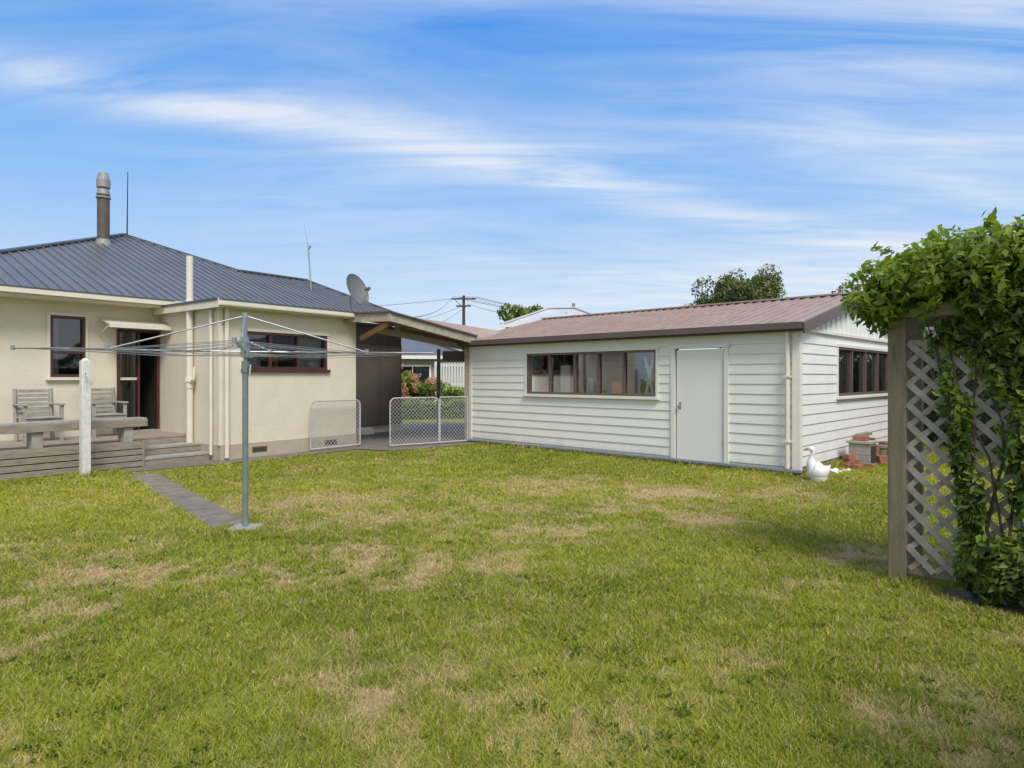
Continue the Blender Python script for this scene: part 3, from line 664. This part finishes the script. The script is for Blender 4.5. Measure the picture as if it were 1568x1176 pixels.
def hiphouse(name,c,w,d,hw,hr,wm,rm,ang=0,gable=False):
    e=empty(name,(*c,0)); F=Fr(c,(math.cos(ang),math.sin(ang)),(math.sin(ang),-math.cos(ang))); mb=MB()
    ops=[(-w*.3,-w*.12,1.0,2.1),(w*.1,w*.3,1.0,2.1)]
    wall(mb,F,-w/2,w/2,0,hw,ops,wm,.2,d/2); mb.box(F,-w/2,-w/2+.2,-d/2,d/2-.2,0,hw,wm); mb.box(F,w/2-.2,w/2,-d/2,d/2-.2,0,hw,wm); mb.box(F,-w/2,w/2,-d/2-.1,-d/2,0,hw,wm)
    for o in ops: 
        FF=Fr(F.p(0,d/2,0),F.a[:2],F.n[:2]); window(mb,FF,*o,[(o[0]+o[1])/2],whitetrim,whitetrim,glh)
    mb.box(F,-w/2+.3,w/2-.3,-.1,0,0,hw,dark); mb.build('walls',e)
    mb=MB(); o=.4; W2,D2=w/2+o,d/2+o; rl=max(.05,W2-D2) if not gable else W2
    A,B,C_,D_=F.p(-W2,D2,hw),F.p(W2,D2,hw),F.p(W2,-D2,hw),F.p(-W2,-D2,hw); P1,P2=F.p(-rl,0,hr),F.p(rl,0,hr)
    for f in((A,B,P2,P1),(B,C_,P2),(C_,D_,P1,P2),(D_,A,P1)): mb.face(f,rm)
    for X,Y in((A,P1),(B,P2),(P1,P2)): mb.beam(np.array(X)+[0,0,.04],np.array(Y)+[0,0,.04],.25,.06,rm)
    mb.box(F,-W2,W2,D2,D2+.1,hw-.15,hw+.02,whitetrim)
    mb.cyl(F.p(rl*.9,0,hr-.3),F.p(rl*.9,0,hr+.3),.1,galvd); mb.build('roof',e)
lroof=simple('pale_roof_metal',(.58,.59,.60),(.50,.51,.52),.5,1)
gw=simple('grey_weatherboard',(.30,.30,.30),(.25,.25,.25),.7)
hiphouse('neighbour_house',(2.9,38),5.6,4.0,4.45,5.55,whitetrim,lroof,-.15)
hiphouse('neighbour_house',(-7.5,36),9,6,2.6,4.0,gw,hroof,.2)
hiphouse('neighbour_house',(-22,40),9,7,2.7,4.6,whitetrim,lroof,.1)
hiphouse('neighbour_house',(22,34),10,7,2.5,4.2,cream,hroof,-.2)
fe=empty('timber_fence',(9.5,20,0)); mb=MB(); 
for x in np.arange(6,24,.15): mb.box(W,x,x+.14,21.0,21.02,.05,1.75+R.uniform(-.01,.01),timber)
for z in(.4,1.4): mb.box(W,6,24,21.022,21.07,z,z+.08,timber)
mb.build('palings',fe)
def ppole(c,h,arm=1.0):
    e=empty('power_pole',(*c,0)); mb=MB(); x,y=c
    mb.cyl((x,y,0),(x,y,h),.15,bark,.10,n=10)
    for z,l in((h-.25,arm),(h-.75,arm*.6)):
        mb.beam((x-l,y-.12,z),(x+l,y-.12,z+.02),.1,.1,bark)
        for t in(-.9,-.5,.5,.9): mb.cyl((x+l*t,y-.12,z+.05),(x+l*t,y-.12,z+.2),.04,whitetrim,.03,n=8)
    mb.beam((x-.6,y-.15,h-.3),(x,y-.15,h-.9),.04,.04,bark); mb.build('pole_and_crossarms',e)
ppole((-3.36,45),7.2,.85); ppole((17.5,72),9.2,1.8)
mb=MB()
def wire(A,B,sag,r=.012):
    A=np.array(A,float);B=np.array(B,float); mb.path([A*(1-t)+B*t-np.array([0,0,4*sag*t*(1-t)]) for t in np.linspace(0,1,15)],r,cable,4)
wire((-3.36-.75,44.9,7.1),(-3.0,17.9,3.15),.35); wire((-3.36+.4,44.9,7.1),(-30,55,7.2),.5,.012)
for k in(-.7,-.3,.4,.75): wire((-3.36+k,44.9,7.12),(17.5+k*2,71.9,9.1),1.1,.014)
wire((-3,45,6.6),(3.2,37,5.2),.4); wire((-3,45,6.6),(-7,37,3.9),.5); wire((-3.4,45,6.5),(-12,50,5.5),.5)
mb.build('power_lines')
# ============================================================ LAWN
grid=R.random((97,97))
def vn(x,y,s,o=0):
    X=x*s+31.7+o;Y=y*s+17.3+o*1.7; xi=np.floor(X).astype(int);yi=np.floor(Y).astype(int);fx=X-xi;fy=Y-yi
    fx=fx*fx*(3-2*fx);fy=fy*fy*(3-2*fy); g=lambda i,j: grid[i%97,j%97]
    return (g(xi,yi)*(1-fx)+g(xi+1,yi)*fx)*(1-fy)+(g(xi,yi+1)*(1-fx)+g(xi+1,yi+1)*fx)*fy
PT=[(.47,6.14,1.0,.4,.85),(-.43,5.15,.9,.4,.75),(-1.6,4.75,.8,.28,.7),(-2.7,4.9,.7,.25,.6),(-2.85,4.22,.7,.25,.8),(-2.75,3.6,.5,.3,.5),(-1.24,5.5,.5,.3,.7),(2.0,6.7,.5,.35,.7),
(1.7,8.6,1.1,.5,.6),(-2.6,7.7,1.3,.6,.5),(-.3,9.3,1.4,.6,.5),(1.8,2.7,.3,.3,.6),(3.0,5.3,.4,.25,.9),(-4.2,5.6,1,.4,.45),(.4,4.1,.8,.3,.35),(-.9,3.2,.6,.2,.3),(2.4,8.2,1.2,.5,.5),(-1.2,6.8,1,.4,.5),(1.0,3.3,.4,.2,.3),(.9,7.3,1.2,.4,.5),(-1.8,2.6,.4,.2,.35)]
def dry(x,y):
    d=np.zeros_like(x,dtype=float)
    wx=x+.5*(vn(x,y,2.2)-.5)+.4*(vn(x,y,6,3)-.5);wy=y+.4*(vn(x,y,2.4,9)-.5)+.35*(vn(x,y,7,5)-.5)
    for px,py,rx,ry,aa in PT: d+=aa*np.exp(-((wx-px)/rx)**2-((wy-py)/ry)**2)
    f=vn(x,y,1.1,2)*.35+vn(x,y,4,7)*.35+vn(x,y,11,1)*.35+vn(x,y,23,6)*.2
    return np.clip(d*(1.35*f-.05)+1.4*(f-.70),0,1)
xs=np.concatenate([[-700,-300,-120,-60,-30,-18],np.arange(-12,12.01,.06),[18,30,60,120,300,700]])
ys=np.concatenate([[-300,-100,-40,-15,-5,-1],np.arange(0,17,.06),[20,26,35,50,80,150,300,900]])
Xg,Yg=np.meshgrid(xs,ys); V=np.stack([Xg.ravel(),Yg.ravel(),np.zeros(Xg.size)],1)
near=(abs(V[:,0])<11.9)&(V[:,1]>0.1)&(V[:,1]<16.5)
nx,ny=len(xs),len(ys); i=np.arange(nx-1);j=np.arange(ny-1); I,J=np.meshgrid(i,j); b=(J*nx+I).ravel()
Fc=np.stack([b,b+1,b+nx+1,b+nx],1)
dg=dry(V[:,0],V[:,1]); dg[~near]=.25
def lush(x,y): return np.clip(vn(x,y,.7,4)*.55+vn(x,y,2.3,8)*.4+.45*np.exp(-((x+5)/1.8)**2-((y-7.8)/1.2)**2)+.3*np.exp(-((x+1)/3)**2-((y-8.6)/.9)**2),0,1)
lv=lush(V[:,0],V[:,1])
m,nt,out=newmat('lawn_ground')
p=nt.nodes.new('ShaderNodeBsdfPrincipled'); p.inputs['Roughness'].default_value=.9; p.inputs['Specular IOR Level'].default_value=.15
at=nt.nodes.new('ShaderNodeAttribute');at.attribute_name='dry'; al=nt.nodes.new('ShaderNodeAttribute');al.attribute_name='lush'
ps=pos(nt)
g1=ramp(nt,al.outputs['Fac'],[(.25,(.16,.18,.03)),(.75,(.26,.28,.04))])
f1=noise(nt,55,6,.7,ps); f2=noise(nt,9,5,.65,ps)
g2=mixc(nt,1.0,g1,ramp(nt,f1,[(.35,(.45,.45,.4)),(.65,(1.5,1.5,1.4))]),'MULTIPLY')
dc=ramp(nt,f1,[(.3,(.24,.165,.08)),(.7,(.58,.43,.23))])
df=math_(nt,'MULTIPLY_ADD',math_(nt,'SUBTRACT',f2,.45),1.0,at.outputs['Fac'],clamp=True)
col=mixc(nt,df,g2,dc); L(nt,col,p.inputs['Base Color'])
bm=nt.nodes.new('ShaderNodeBump');bm.inputs['Strength'].default_value=.6;bm.inputs['Distance'].default_value=.02
L(nt,f1,bm.inputs['Height']);L(nt,bm.outputs[0],p.inputs['Normal']);L(nt,p.outputs[0],out.inputs[0])
fastmesh('ground',V,Fc,m,{'dry':dg,'lush':lv})
def gdist(x,y):
    qx,qy=x-G0[0],y-G0[1]; sF=qx*-.724+qy*.690; dF=qx*-.690+qy*-.724
    ex=np.maximum(np.maximum(-sF,sF-GL),0); ey=np.maximum(dF,0)+0*ex; inside=dF<-GW
    return np.where(inside,9,np.hypot(ex,ey))
def lawnmask(x,y):
    qx,qy=x-G0[0],y-G0[1]
    sF=qx*-.724+qy*.690; dF=qx*-.690+qy*-.724
    ing=(sF>-.08)&(sF<GL+.4)&(dF<.15)&(dF>-GW-.1)
    rx,ry=x-H1[0],y-H1[1]; t=rx*a[0]+ry*a[1]; d=rx*n[0]+ry*n[1]
    edge=.05*np.sin(t*9)+.06*vn(x,y,6,2)
    inh=((t>-1.6)&(d<2.76+edge))|((t<=-1.6)&(d<2.03))
    gx=(x+2.4)*.68-(y-13.05)*.73
    ing2=(gx<0.02)&(x>-4)&(y>12.5)
    px,py=x-PA[0],y-PA[1]; s=px*pd[0]+py*pd[1]; dd=abs(px*-pd[1]+py*pd[0]); inp=(s>-.1)&(s<PL)&(dd<.15+.05*vn(x,y,9,3))
    soilm=(((x-3.81)*.724+(y-3.8)*-.69)/1.1)**2+(((x-3.81)*-.69+(y-3.8)*-.724)/.33)**2<1
    ft=(abs(x-hx)<.13)&(abs(y-hy)<.12)
    return ~(ing|inh|ing2|inp|soilm|ft)
def lawn(N):
    yy=np.linspace(2.0,14.5,400); pdf=(1.7*yy+1.6)*(2.5/yy)**1.6; cdf=np.cumsum(pdf);cdf/=cdf[-1]
    y=np.interp(R.random(N),cdf,yy); x=R.uniform(-1,1,N)*(.85*y+.8)
    dd=dry(x,y); tuft=vn(x,y,9,12)*.6+vn(x,y,22,15)*.4
    keep=lawnmask(x,y)&(R.random(N)>dd*.45)&(R.random(N)<.45+1.1*tuft); x,y,dd,tuft=x[keep],y[keep],dd[keep],tuft[keep]; N=len(x)
    lu=lush(x,y)
    h=(.012+.034*tuft*tuft+.016*R.random(N)**2)*(1-.5*dd); w=.0029*(y/2.4)**.85*(.7+.7*R.random(N)); h*=(1+.04*(y-2.4))
    gd=gdist(x,y); pdst=np.hypot(x-2.83,y-4.73); h*=1+2.2*np.exp(-((gd-.12)/.09)**2)+2*np.exp(-(pdst/.16)**2)+1.5*np.exp(-(np.hypot(x-hx,y-hy)/.24)**2)+2*np.exp(-(np.hypot(x+6.45,y-9.77)/.2)**2)
    th=R.uniform(0,6.283,N); le=R.uniform(.3,1.6,N)*h; bx,by=np.cos(th),np.sin(th)
    ph=R.uniform(0,6.283,N); wx,wy=np.cos(ph)*w,np.sin(ph)*w
    V=np.stack([np.stack([x-wx,y-wy,0*x-.002],1),np.stack([x+wx,y+wy,0*x-.002],1),np.stack([x+bx*le,y+by*le,h],1)],1).reshape(-1,3)
    tint=np.clip(.4*R.random(N)+.5*lu+.3*vn(x,y,5,20)-.12+.14*R.normal(size=N),0,1)
    return V,np.arange(3*N).reshape(-1,3),np.repeat(np.clip(dd*1.15+.8*R.random(N)*(R.random(N)<.25),0,1),3),np.repeat(tint,3)
V,Fc,dA,tA=lawn(640000)
nc=700; cx=R.uniform(-1,1,nc); cy=2.1+4.0*R.random(nc)**1.4; cx*=.85*cy+.5; ok=lawnmask(cx,cy)&(dry(cx,cy)<.3)&(vn(cx,cy,1.5,31)>.5);cx,cy=cx[ok],cy[ok];nc=len(cx)
k=16; rr=R.uniform(.015,.07,nc); X=np.repeat(cx,k);Y=np.repeat(cy,k);th=R.uniform(0,6.283,nc*k);r=np.repeat(rr,k)*np.sqrt(R.random(nc*k))
ln=R.uniform(.010,.030,nc*k); wd=.18*ln*R.uniform(.5,1.1,nc*k)
bx,by=np.cos(th),np.sin(th); X+=bx*r;Y+=by*r;hh=R.uniform(.012,.03,nc*k)
W4=np.stack([np.stack([X,Y,0*X+.003],1),np.stack([X+bx*ln*.5-by*wd,Y+by*ln*.5+bx*wd,hh],1),np.stack([X+bx*ln,Y+by*ln,hh*.9],1),np.stack([X+bx*ln*.5+by*wd,Y+by*ln*.5-bx*wd,hh],1)],1).reshape(-1,3)
b=np.arange(nc*k)[:,None]*4+len(V); Fw=np.concatenate([b+np.array([0,1,2]),b+np.array([0,2,3])],0)
V=np.concatenate([V,W4]);Fc=np.concatenate([Fc,Fw]);dA=np.concatenate([dA,np.zeros(len(W4))]);tA=np.concatenate([tA,np.repeat(R.uniform(-.3,.35,nc*k),4)])
m,nt,out=newmat('grass_blade')
at=nt.nodes.new('ShaderNodeAttribute');at.attribute_name='dry'; al=nt.nodes.new('ShaderNodeAttribute');al.attribute_name='tint'
g1=ramp(nt,math_(nt,'MULTIPLY_ADD',al.outputs['Fac'],.75,.25),[(0,(.16,.28,.08)),(.28,(.19,.27,.035)),(.6,(.34,.38,.04)),(1,(.54,.53,.08))])
col=mixc(nt,math_(nt,'MULTIPLY',at.outputs['Fac'],1.1,clamp=True),g1,(.72,.55,.30))
d_=nt.nodes.new('ShaderNodeBsdfDiffuse');L(nt,col,d_.inputs[0]);t_=nt.nodes.new('ShaderNodeBsdfTranslucent');L(nt,col,t_.inputs[0])
mx=nt.nodes.new('ShaderNodeMixShader');mx.inputs[0].default_value=.35;L(nt,d_.outputs[0],mx.inputs[1]);L(nt,t_.outputs[0],mx.inputs[2]);L(nt,mx.outputs[0],out.inputs[0])
fastmesh('lawn_grass',V,Fc,m,{'dry':dA,'tint':tA})
N=520; y=2.2+6*R.random(N)**1.3; x=R.uniform(-1,1,N)*(.85*y+.4); x[:300]=R.normal(3.0,.8,300); y[:300]=R.normal(4.0,.8,300)
ok=lawnmask(x,y)|(np.arange(N)<300); x,y=x[ok],y[ok]
leaves('fallen_leaves',np.stack([x,y,R.uniform(.02,.035,len(x))],1),.024,simple('dead_leaf',(.4,.24,.1),(.2,.11,.05),.8,20),out=np.tile([0,0,3.],(len(x),1)))
# ============================================================ SKY / LIGHT
el=math.radians(50); az=np.array([.35,-.937]); D=Vector((az[0]*math.cos(el),az[1]*math.cos(el),math.sin(el)))
w=bpy.data.worlds.new('World'); sc.world=w; w.use_nodes=True; nt=w.node_tree; nt.nodes.clear()
out=nt.nodes.new('ShaderNodeOutputWorld'); bg=nt.nodes.new('ShaderNodeBackground'); bg.inputs[1].default_value=.135; L(nt,bg.outputs[0],out.inputs[0])
sky=nt.nodes.new('ShaderNodeTexSky'); sky.sky_type='NISHITA'; sky.sun_disc=False; sky.sun_elevation=el; sky.sun_rotation=math.atan2(az[0],az[1]); sky.air_density=1; sky.dust_density=.5; sky.ozone_density=2
tc_=nt.nodes.new('ShaderNodeTexCoord'); sp=nt.nodes.new('ShaderNodeSeparateXYZ'); L(nt,tc_.outputs['Generated'],sp.inputs[0])
X,Y,Z=sp.outputs
grad=ramp(nt,Z,[(0,(5.5,6.2,6.9)),(.13,(3.9,5.2,6.9)),(.28,(1.75,3.8,7.0)),(.5,(.45,2.3,6.5)),(1,(.35,1.4,4.4))])
base=mixc(nt,.88,sky.outputs[0],grad)
zc=math_(nt,'ADD',math_(nt,'MAXIMUM',Z,0.0),.06); px=math_(nt,'DIVIDE',X,zc); py=math_(nt,'DIVIDE',Y,zc)
cb=nt.nodes.new('ShaderNodeCombineXYZ'); L(nt,px,cb.inputs[0]);L(nt,py,cb.inputs[1])
v1=mapv(nt,cb.outputs[0],(.5,1.9,1),(0,0,math.radians(-26)))
n1=noise(nt,1.3,10,.6,v1,1.1); v2=mapv(nt,cb.outputs[0],(.5,.9,1),(0,0,.3),(3.1,1.2,0)); n2=noise(nt,.9,4,.5,v2,.3)
dl=math_(nt,'ADD',math_(nt,'MULTIPLY',math_(nt,'ADD',px,1.40),-.47),math_(nt,'MULTIPLY',math_(nt,'SUBTRACT',py,1.80),.883))
dl=math_(nt,'MULTIPLY_ADD',math_(nt,'SUBTRACT',n2,.5),.4,dl)
gs_=math_(nt,'POWER',2.718,math_(nt,'MULTIPLY',math_(nt,'MULTIPLY',dl,dl),-34.))
st=math_(nt,'MULTIPLY',gs_,math_(nt,'MULTIPLY_ADD',n1,2.8,-.8,clamp=True))
vz=math_(nt,'MULTIPLY_ADD',px,.28,.6,clamp=True)
ve=math_(nt,'MULTIPLY',math_(nt,'MULTIPLY',math_(nt,'MULTIPLY_ADD',n1,2.6,-.75,clamp=True),math_(nt,'MULTIPLY_ADD',n2,3.,-.7,clamp=True)),vz)
back=math_(nt,'MULTIPLY',math_(nt,'MULTIPLY_ADD',Y,-1.6,.15,clamp=True),math_(nt,'MULTIPLY_ADD',n2,1.2,.3,clamp=True))  # unseen white cloud veil behind the camera, added as neutral fill
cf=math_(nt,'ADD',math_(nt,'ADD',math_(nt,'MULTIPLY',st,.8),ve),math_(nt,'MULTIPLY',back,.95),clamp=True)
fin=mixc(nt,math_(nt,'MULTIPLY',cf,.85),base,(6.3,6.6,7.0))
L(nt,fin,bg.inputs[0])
sl_=bpy.data.lights.new('sun','SUN'); sl_.energy=3.0; sl_.angle=math.radians(24); sl_.color=(1,.95,.88)
so=bpy.data.objects.new('sun',sl_); sc.collection.objects.link(so); so.rotation_euler=D.to_track_quat('Z','Y').to_euler(); so.location=(5,-10,15)
cd=bpy.data.cameras.new('camera'); co=bpy.data.objects.new('camera',cd); sc.collection.objects.link(co); co.location=(0,0,1.5); co.rotation_euler=(math.pi/2,0,0)
cd.sensor_width=36; cd.lens=36*990/1568; cd.shift_y=-10/1568; cd.clip_end=3000; cd.clip_start=.05; sc.camera=co
sc.view_settings.view_transform='Standard'; sc.view_settings.look='None'; sc.view_settings.exposure=0
